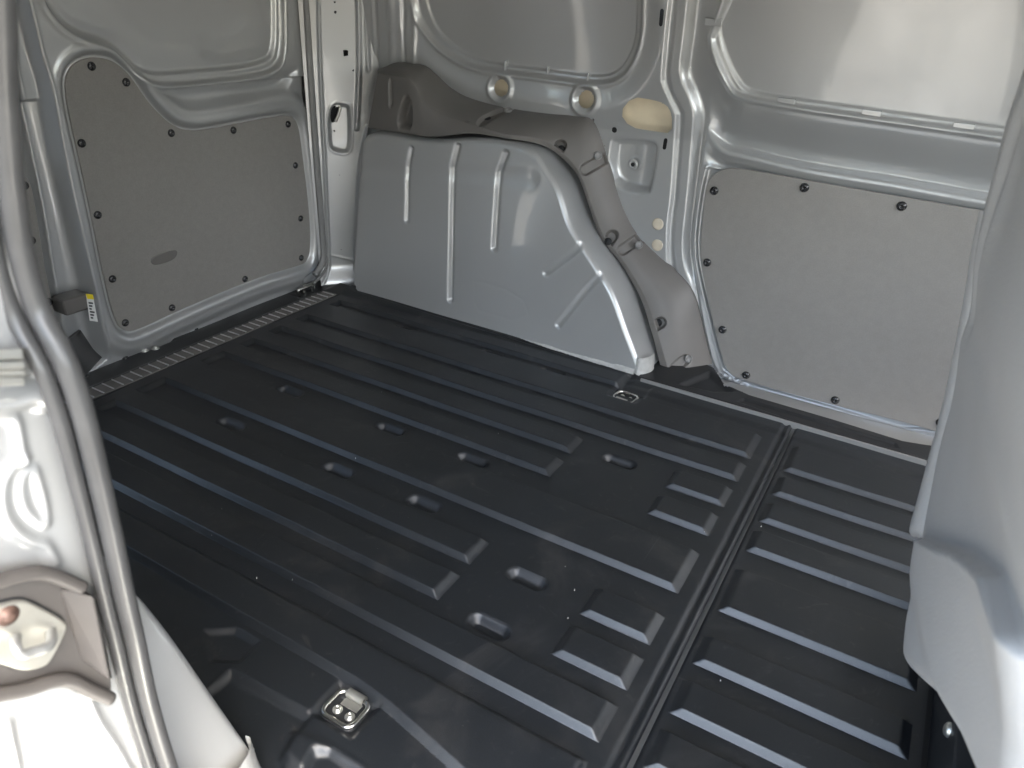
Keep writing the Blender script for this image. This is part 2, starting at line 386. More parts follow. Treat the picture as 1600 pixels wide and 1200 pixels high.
# quarter panel window blank
qb = w2(chaikin([(650, -60), (655, 0), (672, 45), (700, 75), (740, 96), (780, 103), (850, 112), (925, 122), (955, 117), (975, 95), (988, 60), (990, 0), (992, -60)], 2))
qo = w2(chaikin([(628, -60), (636, 0), (655, 50), (690, 85), (730, 107), (780, 115), (850, 124), (925, 135), (965, 128), (987, 100), (1000, 60), (1002, 0), (1004, -60)], 2))
s1, s2 = sdf(qb, U, V, .12), sdf(qo, U, V, .12)
quarter = ~side1
G.D += np.where(quarter, -0.012 * ramp(-s2, -0.002, 0.012) + 0.003 * bead(np.abs(s2 - .002), .007) - 0.006 * ramp(-s1, -0.002, 0.004), 0)
G.D -= np.where(quarter, 0.010 * (1 - ramp(s2, 0.0, 0.055)) * (V > 0.3), 0)
# vertical folds in the rear quarter above the arch cover
for px, hgt, wd in ((615, 0.006, 0.016), (632, -0.006, 0.010), (648, 0.005, 0.010), (590, -0.006, .012)):
    ln = w2([(px - 8, -40), (px - 2, 60), (px, 130)]); G.D += hgt * bead(pdist(ln, U, V), wd)
# bosses with round openings
holes = []
def circ(c, r, n=28): a = np.arange(n) * 2 * np.pi / n; return np.stack([c[0] + r * np.cos(a), c[1] + r * np.sin(a)], 1)
for p, rr in (((780, 138), 0.021), ((913, 156), 0.021)):
    c = WW(p)[[0, 2]]; d = np.hypot(U - c[0], V - c[1])
    G.D += 0.006 * bead(np.abs(d - 0.030), 0.010) - 0.006 * (1 - ramp(d, 0.018, 0.028))
    holes.append(circ(c, rr - .002))
slot = w2(chaikin([(968, 176), (988, 151), (1020, 156), (1040, 162), (1050, 178), (1050, 209), (1020, 205), (984, 199)], 1)); holes.append(slot)
pocket = w2(chaikin([(957, 213), (1014, 215), (1029, 224), (1029, 240), (1020, 300), (1010, 306), (961, 296), (950, 262), (953, 225)], 2))
sp = sdf(pocket, U, V, .05); pc = WW((987, 258))[[0, 2]]
G.D -= 0.022 * ramp(-sp, -0.001, 0.016) + 0.004 * np.where(sp < 0, np.cos((U - pc[0]) * 40), 0) * ramp(-sp, 0, .02)
G.D += 0.002 * bead(np.abs(np.hypot(U - pc[0], V - pc[1]) - .012), .005)
for p, r in (((960, 203), .0062), ((926, 188), .004), ((945, 228), .002)): holes.append(circ(WW(p)[[0, 2]], r, 18))
for a, b in (((1034, 17), (1032, 38)), ((1040, 219), (1038, 231))):
    A, B = WW(a)[[0, 2]], WW(b)[[0, 2]]; t = (B - A) / np.linalg.norm(B - A); n_ = np.array([-t[1], t[0]]); r = .0042
    an = np.linspace(0, np.pi, 7)
    holes.append(np.vstack([[A + n_ * r * math.cos(x) - t * r * math.sin(x) for x in an], [B - n_ * r * math.cos(x) + t * r * math.sin(x) for x in an]]))
G.D += 0.0006 * np.sin(U * 9 + 1) * np.sin(V * 7) + 0.00025 * np.sin(U * 31 + V * 17)
for h in holes: G.cut(h)
small_holes = holes[3:]
cen = inside(np.vstack([line3 + [0.006, 0], [(0.6, -0.2), (0.6, 1.3), (line3[0, 0], 1.3)]]), G.uc, G.vc)
G.lab[cen] = 1
wall_w = lambda u, v, d: np.stack([u, yw(v) - d, v], -1)
side = G.build({0: 'side_wall', 1: 'sliding_door'}, wall_w, 'paint', van)
side_wall, sliding_door = fix(side[0]), fix(side[1])
def D_at(u, v):
    i = int(np.clip(np.searchsorted(us, u), 0, len(us) - 1)); j = int(np.clip(np.searchsorted(vz, v), 0, len(vz) - 1)); return G.D[i, j]
# outer skin seen through the openings, cream primer inside, its colour brightened as if lit
box('outer_skin', (-1.2, YW + 0.030, 0.2), (-0.40, YW + 0.034, 0.80), 'cream', side_wall)
for h in small_holes:
    lo_, hi_ = h.min(0) - .003, h.max(0) + .003; yb_ = float(yw((lo_[1] + hi_[1]) / 2)); box('cavity_shade', (lo_[0], yb_ + .008, lo_[1]), (hi_[0], yb_ + .010, hi_[1]), 'hole_shade', side_wall)  # dark plates close behind the small holes, painted as their inner shade
for p in ((1028, 350), (1027, 383)):
    q = WW(p); place('plug', PLUG, (q[0], YW + 0.0005, q[2]), (0, -1, 0), side_wall)
q = WY((987, 258), YW + .012); place('nut', NUT, (q[0], YW + .0215, q[2]), (0, -1, 0), side_wall)
place('nut_hole_shade', lathe_mesh('nut_hole_shade', [(.0045, 0), (.0044, .0008), (.0001, .0008)], 'hole_shade', 14), (q[0], YW + .0188, q[2]), (0, -1, 0), side_wall)  # dark disc, the shade in the nut's bore put into its colour
# small tabs along the blank edges
def tabs(pts, parent, wd, hh, off):
    for a in pts:
        q = WW(a); d = D_at(q[0], q[2])
        yb_ = float(yw(q[2])); box('tab', (q[0] - wd, yb_ - d - off, q[2] - hh), (q[0] + wd, yb_ - d + .004, q[2] + hh), 'paint', parent, 0.0015)
tabs([(1226, 160), (1360, 179), (1505, 200), (1113, 35)], sliding_door, 0.017, 0.0065, 0.0035)
tabs([(782, 104), (848, 113), (912, 124)], side_wall, 0.0022, 0.012, 0.004)
# hardboard panel on the sliding door
panel = w2(chaikin([(1103, 293), (1110, 277), (1127, 264), (1150, 261), (1260, 281), (1420, 309), (1600, 340), (1600, 714), (1420, 660), (1300, 632), (1172, 597), (1147, 588), (1137, 578), (1128, 560), (1100, 440), (1093, 390)], 2), -.004)
panel[:, 0] = np.minimum(panel[:, 0], 0.33)
pw = lambda u, v, d: np.stack([u, YW - 0.002 - d, v], -1)
plate('trim_panel', panel, 0.006, pw, 'board', sliding_door)
for p in ((1116, 298), (1257, 293), (1409, 322), (1105, 410), (1129, 515), (1166, 586), (1305, 625), (1470, 660), (1560, 350)):
    q = WY(p, YW - .008); place('screw', SCREW, (q[0], YW - .0082, q[2]), (0, -1, 0), sliding_door, random.random() * 6)

# ---------------------------------------------------------------- wheel arches (mirror pair) and their plastic covers
def yface(z): return 0.560 + 0.085 * z
crest_px = [(556, 446), (557, 400), (563, 310), (571, 235), (580, 222), (602, 219), (665, 222), (740, 218), (795, 225), (832, 240), (855, 272), (872, 300), (888, 350), (910, 387), (938, 430), (953, 455), (964, 480), (978, 520), (993, 560), (1003, 590)]
crest_xz = []
for p in crest_px:
    q = WY(p, 0.58)
    for _ in range(3): q = WY(p, yface(q[2]))
    crest_xz.append(q[[0, 2]])
crest_xz = resample(spline(crest_xz, 8), 360)
crest_xz[:, 1] = np.maximum(crest_xz[:, 1], 0.0)
def make_arch(s, parent):
    C = crest_xz; N = len(C)
    T = np.gradient(C, axis=0); T /= np.linalg.norm(T, axis=1)[:, None]; nn = np.stack([-T[:, 1], T[:, 0]], 1)
    nn = nn * np.sign((nn[N // 2] @ np.array([0, 1.0])))
    f = np.linspace(0, 1, N); foot = np.stack([C[0, 0] + (C[-1, 0] - C[0, 0]) * f, np.full(N, -0.02)], 1)
    r = np.interp(f, [0, .15, .3, .45, .6, 1], [0.012, 0.014, 0.022, 0.016, 0.014, 0.012])[:, None]
    C = C - nn * r * (.75 * S((f - .3) / .15))[:, None]
    rows = []
    for t in np.linspace(0, 1, 170): q = foot + (C - foot) * t; rows.append(np.stack([q[:, 0], yface(q[:, 1]), q[:, 1]], 1))
    for a in np.linspace(0.08, math.pi / 2 * .86, 14):
        q = C + nn * r * math.sin(a); rows.append(np.stack([q[:, 0], yface(C[:, 1]) + (r * (1 - math.cos(a)))[:, 0], q[:, 1]], 1))
    last = rows[-1]; e0 = C + nn * r * math.sin(math.pi / 2 * .86)
    for t in np.linspace(0.05, 1, 30):
        y = last[:, 1] + (0.728 - last[:, 1]) * t; q = e0 + nn * (0.006 * t); rows.append(np.stack([q[:, 0], y, q[:, 1]], 1))
    A = np.array(rows); X, Y, Z = A[..., 0], A[..., 1], A[..., 2]
    dep = np.zeros(X.shape)
    def px(p): q = WY(p, 0.58); q = WY(p, yface(q[2])); return q[[0, 2]]
    for pts, wd, h in (([(643, 232), (637, 260), (635, 345)], .0090, .0095), ([(715, 228), (707, 262), (703, 468)], .0108, .011), ([(790, 240), (779, 270), (772, 388)], .0108, .011),
                      ([(935, 355), (895, 395), (852, 427)], .011, .004), ([(962, 405), (915, 455), (872, 508)], .011, .004)):
        dep += h * bead(pdist(np.array([px(p) for p in pts]), X, Z), wd)
    dl = pdist(np.array([px(p) for p in [(742, 440), (741, 470), (748, 485), (800, 500), (826, 492), (818, 470), (790, 452), (755, 441), (742, 440)]]), X, Z)
    dep += 0.0003 * bead(dl, .005)
    dep += 0.0022 * bead(pdist(np.array([px(p) for p in [(560, 262), (640, 268), (760, 272), (830, 280)]]), X, Z), .03)
    dep += 0.0007 * np.sin(X * 14 + 1) * np.sin(Z * 18)
    # hammered dents along the front flank
    for p, rr, h in (((955, 400), .018, .005), ((985, 445), .02, .005), ((1003, 520), .016, .004), ((930, 360), .014, .004)):
        c = px(p); dep += h * np.exp(-((X - c[0]) ** 2 + (Z - c[1]) ** 2) / rr ** 2)
    Y = (Y + dep) * s
    nu, nv_ = X.shape; I = np.arange(nu * nv_).reshape(nu, nv_)
    Q = np.stack([I[:-1, :-1], I[1:, :-1], I[1:, 1:], I[:-1, 1:]], -1).reshape(-1, 4)
    if s > 0: Q = Q[:, ::-1]
    o = fix(obj_np('wheel_arch', np.stack([X, Y, Z], -1).reshape(-1, 3), Q, 'paint', parent))
    # lumpy sealer along the foot, brushed round the front corner
    n = 260; xs = np.linspace(C[0, 0] - .004, C[-1, 0] - .012, n); y0 = 0.5605
    V_, k = [], 9
    wob = np.convolve(rng.normal(0, 1, n + 20), np.ones(9) / 9, 'same')[10:-10]
    for i, x in enumerate(xs):
        fr = i / (n - 1); hgt = 0.017 + .010 * fr + .003 * wob[i]
        for t in np.linspace(0, 1, k):
            z = -0.006 + hgt * t; bul = 0.0032 * math.sin(math.pi * (0.15 + 0.85 * t)) + .00015 * rng.normal()
            V_.append((x, (yface(z) - bul) * s, z))
    I = np.arange(n * k).reshape(n, k); Q = np.stack([I[:-1, :-1], I[1:, :-1], I[1:, 1:], I[:-1, 1:]], -1).reshape(-1, 4)
    obj_np('seam_sealer', V_, Q if s > 0 else Q[:, ::-1], 'sealer', o)
    # brushed lump at the front foot
    V_ = []; n = 28; k = 16
    cx, cz = C[-1]
    for i in range(n):
        a = -0.35 + (math.pi * 0.72) * i / (n - 1)
        for j in range(k):
            t = j / (k - 1); rr = 0.024 - .006 * t + .0005 * math.sin(t * 40 + a) + .0002 * rng.normal()
            V_.append((cx - .004 + rr * math.sin(a), (yface(0) + .021 - rr * math.cos(a) + 0.012 * max(0, a)) * s, -0.008 + .058 * t))
    I = np.arange(n * k).reshape(n, k); Q = np.stack([I[:-1, :-1], I[1:, :-1], I[1:, 1:], I[:-1, 1:]], -1).reshape(-1, 4)
    obj_np('seam_sealer', V_, Q if s > 0 else Q[:, ::-1], 'sealer', o)
    return o
arch = make_arch(1, van); arch_near = make_arch(-1, van)

ST = [ # outer edge (px, y), fold (px, y), lip (px, y)
 ((602, 106), .70, (590, 113), .615, (575, 200), .607), ((618, 97), .712, (611, 118), .607, (600, 204), .600), ((640, 97), .712, (634, 122), .603, (630, 208), .596),
 ((666, 101), .712, (647, 134), .603, (655, 212), .595), ((683, 114), .712, (662, 157), .605, (672, 214), .596), ((708, 138), .712, (692, 179), .615, (702, 211), .600),
 ((738, 154), .712, (735, 192), .622, (738, 208), .606), ((790, 168), .712, (790, 207), .630, (790, 216), .616), ((850, 177), .712, (832, 212), .645, (830, 222), .632),
 ((895, 181), .712, (864, 223), .660, (860, 233), .648), ((926, 189), .712, (893, 248), .668, (885, 253), .658), ((947, 242), .712, (912, 277), .672, (905, 279), .663),
 ((960, 288), .712, (929, 325), .674, (922, 327), .665), ((974, 328), .712, (947, 368), .674, (939, 371), .665), ((995, 366), .712, (975, 403), .674, (967, 407), .665),
 ((1027, 399), .712, (999, 440), .672, (990, 444), .662), ((1057, 425), .712, (1014, 470), .668, (1004, 473), .658), ((1082, 456), .712, (1027, 507), .660, (1015, 508), .650),
 ((1098, 510), .712, (1037, 540), .652, (1024, 540), .642), ((1112, 569), .712, (1047, 576), .645, (1032, 574), .635)]
ST = [(a, b, c, d - .013 * float(np.clip((8 - i) / 3, 0, 1)), e, f - .013 * float(np.clip((8 - i) / 3, 0, 1))) for i, (a, b, c, d, e, f) in enumerate(ST)]
def make_cover(s, parent):
    O, R, L = [spline([WY(a[i], a[i + 1]) for a in ST], 40) for i in (0, 2, 4)]
    wl = ramp(np.arange(len(L)) * 1.0, 200, 300); R[:, 1] = R[:, 1] * (1 - wl) + (L[:, 1] - .002) * wl
    if s < 0: O = R + (O - R) * .35
    rows = []
    back = O + np.array([0, 0.012, 0]); rows += [back, O + np.array([0, .004, 0])]
    ctl = []
    for t in np.linspace(0, 1, 64):
        k = O + (R - O) * t; bul = 0.010 * math.sin(math.pi * t) * np.array([0, -1, 0.35]); rows.append(k + bul)
    fr = np.linspace(0, 1, len(L))
    for t in np.linspace(0.06, 1, 22): rows.append(R + (L - R) * t)
    rows.append(L + np.array([0, .004, -.001])); rows.append(L + np.array([0, .03, 0]))
    A = np.array(rows); du = np.gradient(A, axis=1); dv = np.gradient(A, axis=0); Nn = np.cross(du, dv); Nn /= np.linalg.norm(Nn, axis=-1)[..., None] + 1e-9
    Nn *= -np.sign((Nn * (A - CAM)).sum(-1))[..., None]
    # soften the folds
    for _ in range(2):
        B = A.copy(); B[3:-3] = 0.25 * A[2:-4] + 0.5 * A[3:-3] + 0.25 * A[4:-2]; A = B
    X, Z = A[..., 0], A[..., 2]; dep = np.zeros(X.shape)
    def px(p, y=.655): return WY(p, y)[[0, 2]]
    CUPS = [((753, 193), (757, 203)), ((882, 226), (873, 242)), ((958, 368), (948, 382)), ((1037, 500), (1024, 506))]
    PADS = [((789, 168), (778, 182)), ((939, 251), (922, 262)), ((995, 375), (979, 386)), ((1076, 556), (1067, 563))]
    rowm = 1 - ramp(np.arange(X.shape[0])[:, None] * 1.0, 60, 65)
    for a, b in CUPS: dep += rowm * 0.017 * (1 - ramp(pdist(np.array([px(a, .675), px((2.6 * b[0] - 1.6 * a[0], 2.6 * b[1] - 1.6 * a[1]), .66)]), X, Z), 0.0098, 0.0142))
    for a, b in PADS: dep += 0.010 * (1 - ramp(pdist(np.array([px(a, .69), px(b, .69)]), X, Z), 0.0098, 0.0136))
    niche = np.array([px(p, .60) for p in chaikin([(624, 197), (630, 165), (637, 150), (646, 152), (650, 170), (651, 201)], 2)])
    dep += 0.026 * ramp(-sdf(niche, X, Z), -0.001, 0.006)
    hk = np.array([px(p, .60) for p in [(613, 128), (614, 145), (615, 162)]]); dep += 0.007 * bead(pdist(hk, X, Z), .009)
    dep -= 0.004 * bead(pdist(hk + [-.006, 0], X, Z), .005)
    A = A - Nn * dep[..., None] * ramp(np.arange(A.shape[0])[:, None, None] * 1.0, 1, 4)
    A[..., 1] *= s
    nu, nv_ = X.shape; I = np.arange(nu * nv_).reshape(nu, nv_)
    Q = np.stack([I[:-1, :-1], I[1:, :-1], I[1:, 1:], I[:-1, 1:]], -1).reshape(-1, 4)
    o = fix(obj_np('arch_cover', A.reshape(-1, 3), Q if s > 0 else Q[:, ::-1], 'cover', parent))
    # end cap of the rear block
    cap = A[:, 0]; V_ = np.vstack([cap, cap + np.array([-0.004, 0.10 * s, 0])]); n = len(cap)
    Q = np.array([(i, i + 1, n + i + 1, n + i) for i in range(n - 1)]); obj_np('end_cap', V_, Q, 'cover', o)
    flat = A.reshape(-1, 3); nf = Nn.reshape(-1, 3)
    tab = mesh_py('tab', [(-.010, -.010, 0), (.013, -.010, 0), (.013, .011, 0), (-.010, .011, 0), (-.010, -.010, .003), (.013, -.010, .003), (.013, .011, .003), (-.010, .011, .003)],
                  [(0, 3, 2, 1), (4, 5, 6, 7), (0, 1, 5, 4), (1, 2, 6, 5), (2, 3, 7, 6), (3, 0, 4, 7)], 'cover', False, .001)
    for (a, b) in PADS:
        q = WY((a[0] + 1, a[1]), .69); q[1] *= s; i = np.argmin(((flat - q) ** 2).sum(1)); n_ = nf[i] * np.array([1, s, 1])
        nrm = Vector((n_[0] * .6, n_[1], n_[2] * .6)).normalized()
        place('screw', CLIP, Vector(flat[i]) + nrm * 0.003, nrm, o, 0, .95)
    for (a, b) in CUPS:
        q = WY((a[0] * .4 + b[0] * .6, a[1] * .4 + b[1] * .6), .665); q[1] *= s; i = np.argmin(((flat - q) ** 2).sum(1)); n_ = nf[i] * np.array([1, s, 1])
        place('bolt_hole_shade', lathe_mesh('bolt_hole_shade', [(.0088, 0), (.0088, .001), (.0001, .001)], 'hole_shade', 18), Vector(flat[i]) + Vector(n_) * 0.0012, n_, o, 0)  # flat dark disc painted as the shade of a bolt hole
    return o
cover = make_cover(1, van); cover_near = make_cover(-1, van)

# ---------------------------------------------------------------- rear corner pillar (slanting between rear door and side wall)
PA, PB = np.array([-1.438, 0.575, 0]), np.array([-1.305, 0.72, 0])
pu = (PB - PA) / np.linalg.norm(PB - PA); pn = np.array([pu[1], -pu[0], 0]); LEN = np.linalg.norm(PB - PA)
def p2(pts): r = [PL(p, PA, pn) for p in pts]; return np.array([((q - PA) @ pu, q[2]) for q in r])
K = Grid(np.arange(-0.004, LEN + 0.045, 0.0022), np.r_[np.arange(-0.01, 0.86, 0.003), [0.95, 1.2]])
rec = p2(chaikin([(513, 162), (545, 162), (548, 175), (549, 232), (540, 240), (520, 236), (513, 225)], 2))
sr = sdf(rec, K.U, K.V); K.D -= 0.012 * ramp(-sr, -0.001, 0.008); K.D += 0.0012 * bead(np.abs(sr - .003), .004)
for pts, h, wd in (([(559, -30), (561, 100), (557, 200)], .006, .009), ([(572, -30), (574, 60), (576, 110)], -.006, .008), ([(556, 420), (559, 330), (563, 260), (575, 200)], .006, .010), ([(497, -30), (500, 100), (507, 250), (513, 380), (513, 420), (500, 445)], .004, .006),
                   ([(515, 398), (545, 405), (560, 410)], .0015, .004)):
    K.D += h * bead(pdist(p2(spline(pts)), K.U, K.V), wd)
K.D += np.where(K.V < .06, .02 * S((.06 - K.V) / .06), 0) + .0004 * np.sin(K.U * 40) * np.sin(K.V * 12)
for p, r in (((524, 19), .0035), ((552, 110), .0028), ((530, 274), .0022), ((533, 390), .0016), ((523, 206), .003), ((523, 3), .003)): K.cut(circ(p2([p])[0], r, 16))
K.cut(p2([(536, 78), (544, 78), (544, 87), (537, 88)]))
K.cut(p2(chaikin([(517, 168), (527, 165), (531, 168), (526, 190), (521, 194), (517, 190)], 2)))
pil = fix(K.build({0: 'corner_pillar'}, lambda u, v, d: PA + u[..., None] * pu + v[..., None] * np.array([0, 0, 1.0]) + d[..., None] * pn, 'paint', van)[0])
bk = PA - pn * .03
obj_np('outer_skin', [bk - pu * .04, bk + pu * .19, bk + pu * .19 + [0, 0, .9], bk - pu * .04 + [0, 0, .9]], [(0, 1, 2, 3)], 'hole_shade', pil, False)  # near-black sheet, shade of the hollow behind the holes put into its colour
hk = [PL(p, PA - pn * .010, pn) for p in spline([(524, 166), (531, 166), (529, 178), (524, 190)])]
tube('hook', hk, .004, 'zinc', pil, 8)

# ---------------------------------------------------------------- rear doors
XR = -1.455
def r2(pts, x=XR): return np.array([WX(p, x)[[1, 2]] for p in pts])
RD = Grid(np.arange(-0.60, 0.62, 0.003), np.r_[np.arange(-0.035, 0.86, 0.003), [0.95, 1.2]])
U, V = RD.U, RD.V
half = lambda L_: [(a / 2, b / 2) for a, b in L_]
board = r2(chaikin(half([(198, 262), (212, 213), (250, 184), (300, 177), (352, 190), (392, 222), (420, 260), (455, 312), (500, 362), (545, 397), (595, 409), (650, 403), (760, 381), (870, 361), (912, 362), (930, 392), (942, 480), (962, 640), (969, 770), (958, 818), (925, 832), (800, 867), (560, 967), (420, 1034), (384, 1034), (358, 1005), (328, 900), (268, 600), (213, 360)]), 2))
sbd = sdf(board, U, V, .1)
RD.D += 0.010 * (ramp(sbd, 0.0, 0.016)) - 0.003 * bead(np.abs(sbd - .004), .006) + .002 * bead(np.abs(sbd - .020), .012)
RD.D -= 0.012 * ramp(sbd, .035, .065) * (V < .55) * (U > -.25)
win = r2(chaikin(half([(120, -60), (180, 55), (240, 100), (345, 132), (395, 178), (440, 222), (480, 236), (540, 232), (750, 215), (835, 196), (860, 160), (862, 60), (860, -60)]), 2))
wino = r2(chaikin(half([(100, -60), (165, 60), (230, 112), (330, 142), (385, 190), (430, 240), (480, 268), (560, 266), (640, 258), (800, 242), (868, 212), (882, 150), (880, 40), (878, -60)]), 2))
RD.D -= 0.010 * ramp(-sdf(wino, U, V, .12), -0.003, 0.010) + 0.008 * ramp(-sdf(win, U, V, .12), -0.003, 0.008)
RD.D += .003 * bead(np.abs(sdf(wino, U, V, .12) - .003), .008)
bowl = r2(chaikin(half([(452, 250), (470, 268), (560, 274), (800, 248), (890, 215), (925, 205), (915, 250), (890, 288), (780, 316), (600, 345), (545, 330), (495, 300)]), 2))
RD.D -= 0.011 * ramp(-sdf(bowl, U, V, .12), -0.006, 0.022)
swoop = r2(spline(half([(150, 20), (215, 85), (290, 122), (350, 140), (420, 210)]))); RD.D -= 0.006 * bead(pdist(swoop, U, V), .028)
# inner edge of the leaf, crease and the parting gap
crease = r2(spline([(36, -30), (42, 0), (61, 79), (77, 135), (95, 230), (114, 318), (140, 430), (160, 520), (170, 560)])); qc = pdist(crease, U, V)
leftc = inside(np.vstack([crease, [(-.9, -.2), (-.9, 1.2)]]), U, V)
RD.D -= np.where(leftc, 0.022 * ramp(qc, -.002, .020), 0); RD.D += .003 * bead(qc, .006)
edge = r2(spline([(12, -30), (16, 0), (35, 117), (61, 243), (80, 340), (93, 420), (108, 510), (122, 600)]))
lefte = inside(np.vstack([edge, [(-.9, -.2), (-.9, 1.2)]]), U, V); qe = pdist(edge, U, V, False, .2)
RD.D += .003 * bead(qe, .006)
RD.D -= np.where(lefte, 0.020 * ramp(qe, -.002, .010) - 0.034 * ramp(qe, .020, .035), 0)
RD.D += .0005 * np.sin(U * 12) * np.sin(V * 9 + 1)
rightlim = r2(spline([(470, -30), (472, 0), (480, 120), (490, 250), (498, 350), (501, 395), (496, 420), (478, 436)]))
RD.D -= 0.012 * (1 - ramp(pdist(rightlim, U, V), 0, .02)) * 1.0
cl = inside(np.vstack([edge - [.010, 0], [(-.9, -.2), (-.9, 1.2)]]), RD.uc, RD.vc); RD.lab[cl] = 1
rear_w = lambda u, v, d: np.stack([XR + d, u, v], -1)
rr_ = RD.build({0: 'rear_door', 1: 'rear_door'}, rear_w, 'paint', van)
rd, rd2 = fix(rr_[0]), fix(rr_[1])
pw = lambda u, v, d: np.stack([XR - 0.003 + d, u, v], -1)
plate('trim_panel', board, 0.007, pw, 'board', rd)
for p in half([(287, 207), (395, 257), (536, 416), (730, 407), (901, 388), (924, 517), (940, 683), (942, 806), (766, 872), (538, 962), (392, 1009), (352, 872), (306, 672), (256, 448)]):
    q = WX(p, XR + .005); place('screw', SCREW, (XR + .0038, q[1], q[2]), (1, 0, 0), rd, random.random() * 6, 0.9)
ov = r2(chaikin(half([(466, 808), (480, 796), (540, 778), (553, 784), (548, 802), (530, 816), (485, 829), (468, 824)]), 2)); plate('grip_cap', ov, .0085, pw, 'cover', rd, .003)
b2 = r2(chaikin([(30, 272), (42, 280), (52, 330), (62, 400), (76, 470), (86, 520), (60, 560), (-40, 560), (-60, 300)], 2)); pw2 = lambda u, v, d: np.stack([XR + .004 + d, u, v], -1)
plate('trim_panel', b2, .007, pw2, 'board', rd2)
for p in ((49, 376), (76, 472), (38, 290)): q = WX(p, XR + .012); place('screw', SCREW, (XR + .011, q[1], q[2]), (1, 0, 0), rd2, 1, .9)
# latch cover with its sticker on the parting edge
def quad3(name, pts, x, material, parent, th=.0):
    V_ = [WX(p, x) for p in pts]; return obj_py(name, V_, [tuple(range(len(V_)))], material, parent)
c0, c1 = WX((104, 495), XR + .035), WX((139, 458), XR + .035)
lat = fix(box('latch_cover', (XR - .01, c0[1], c0[2]), (XR + .035, c1[1] + .002, c1[2]), 'cover', van, .006))
x_ = XR + .0365
st = quad3('sticker', [(134, 459), (145, 460), (153, 503), (140, 501)], x_, 'white', lat)
quad3('sticker_band', [(134, 459), (145, 460), (147, 468), (136.5, 467)], x_ + .0006, 'yellow', lat)
for i in range(6):
    t0 = .30 + i * .11; t1 = t0 + .06
    a = lambda t, s_: (134 + 6 * t + (11 + 2 * t) * s_, 459 + 42 * t + (1 + t) * s_)
    quad3('print_line', [a(t0, .2), a(t0, .8 - .15 * (i % 3)), a(t1, .8 - .15 * (i % 3)), a(t1, .2)], x_ + .0006, 'ink', lat)
# rubber seal round the rear opening
sealp = [WX(p, XR + .024) for p in spline([(477, -40), (479, 0), (486, 120), (495, 250), (503, 350), (506, 395), (502, 415), (492, 430)], 8)]
prof = [(math.cos(a) * .009 * (1 + .25 * math.cos(2 * a)), math.sin(a) * .008) for a in np.arange(14) * 2 * np.pi / 14]
rs = fix(tube('rear_door_seal', sealp, 0, 'clip', van, prof=prof, up=(1, 0, 0)))
tube('seal_lip', [WX(p, XR + .030) for p in spline([(484, -40), (487, 0), (494, 120), (503, 250), (510, 350), (512, 398), (507, 424), (490, 443)], 8)], .0035, 'clip', rs, 8)
flp = fix(tube('corner_flap', [WX(p, XR + .05) for p in spline([(122, 517), (132, 532), (143, 548), (156, 560)])], 0, 'rubber', van, prof=[(-.003, -.004), (.003, -.004), (.003, .05), (-.003, .05)], up=(0, -.6, -.8)))

# ---------------------------------------------------------------- rear sill
sill = empty('rear_sill', (0, 0, 0), parent=van); fix(sill)
SG = Grid(np.r_[np.arange(-1.462, -1.322, .003)], np.arange(-0.74, 0.60, .004))
SG.D += .010 - .004 * ramp(-SG.U, 1.385, 1.40) - .012 * (1 - ramp(-SG.U, 1.325, 1.334)) + .0006 * np.sin(SG.V * 23)
for p, w_ in (((240, 537), .05), ((478, 457), .035)):
    c = FZ(p, .006)[:2]; SG.D -= .006 * (1 - ramp(np.maximum(np.abs(SG.U - c[0]) - .01, np.abs(SG.V - c[1]) - w_ * .6), .004, .016))
sill_cover = SG.build({0: 'sill_cover'}, lambda u, v, d: np.stack([u, v, d], -1), 'black', sill)[0]
strip = box('tread_strip', (-1.380, -0.30, .008), (-1.338, .525, .0118), 'cover', sill, .0012)  # lighter grey than the sill, haze put into the colour
bar = mesh_py('tread_bar', [(-.019, -.0012, 0), (.019, -.0012, 0), (.019, .0012, 0), (-.019, .0012, 0), (-.019, -.0008, .0022), (.019, -.0008, .0022), (.019, .0008, .0022), (-.019, .0008, .0022)],
              [(0, 3, 2, 1), (4, 5, 6, 7), (0, 1, 5, 4), (1, 2, 6, 5), (2, 3, 7, 6), (3, 0, 4, 7)], 'shell')
for i in range(38):
    o = bpy.data.objects.new('tread_bar', bar); o.location = (-1.359, -.285 + i * .0216, .0117); link(o, sill)
for p in ((305, 514), (195, 559), (135, 587)):
    q = FZ(p, .006); place('screw', SCREW, (q[0], q[1], .0055), (0, 0, 1), sill, 0, .8)
def striker_bar(name, p, ang, lx, parent, z=.004):
    q = FZ(p, z); c = np.array([q[0], q[1], z]); t = np.array([math.sin(ang), math.cos(ang), 0]); n_ = np.array([t[1], -t[0], 0])
    pts = [c - t * lx + [0, 0, -.004], c - t * lx + [0, 0, .012], c - t * lx * .8 + [0, 0, .016], c + t * lx * .8 + [0, 0, .016], c + t * lx + [0, 0, .012], c + t * lx + [0, 0, -.004]]
    return tube(name, spline(pts, 6), .004, 'chrome', parent, 10)
striker_bar('striker_bar', (478, 458), 0.1, .024, sill); striker_bar('striker_bar', (483, 453), 0.1, .018, sill)
striker_bar('striker_bar', (236, 540), 0.3, .022, sill); q = FZ((243, 545), .006)
place('bolt', BOLT, (q[0], q[1], .005), (0, 0, 1), sill); q = FZ((226, 547), .006); place('bolt', BOLT, (q[0], q[1], .003), (0, 0, 1), sill)

# ---------------------------------------------------------------- floor pan under the liner
fix(box('floor_pan', (-1.46, -0.80, -0.030), (0.55, 0.74, -0.022), 'paint', van))

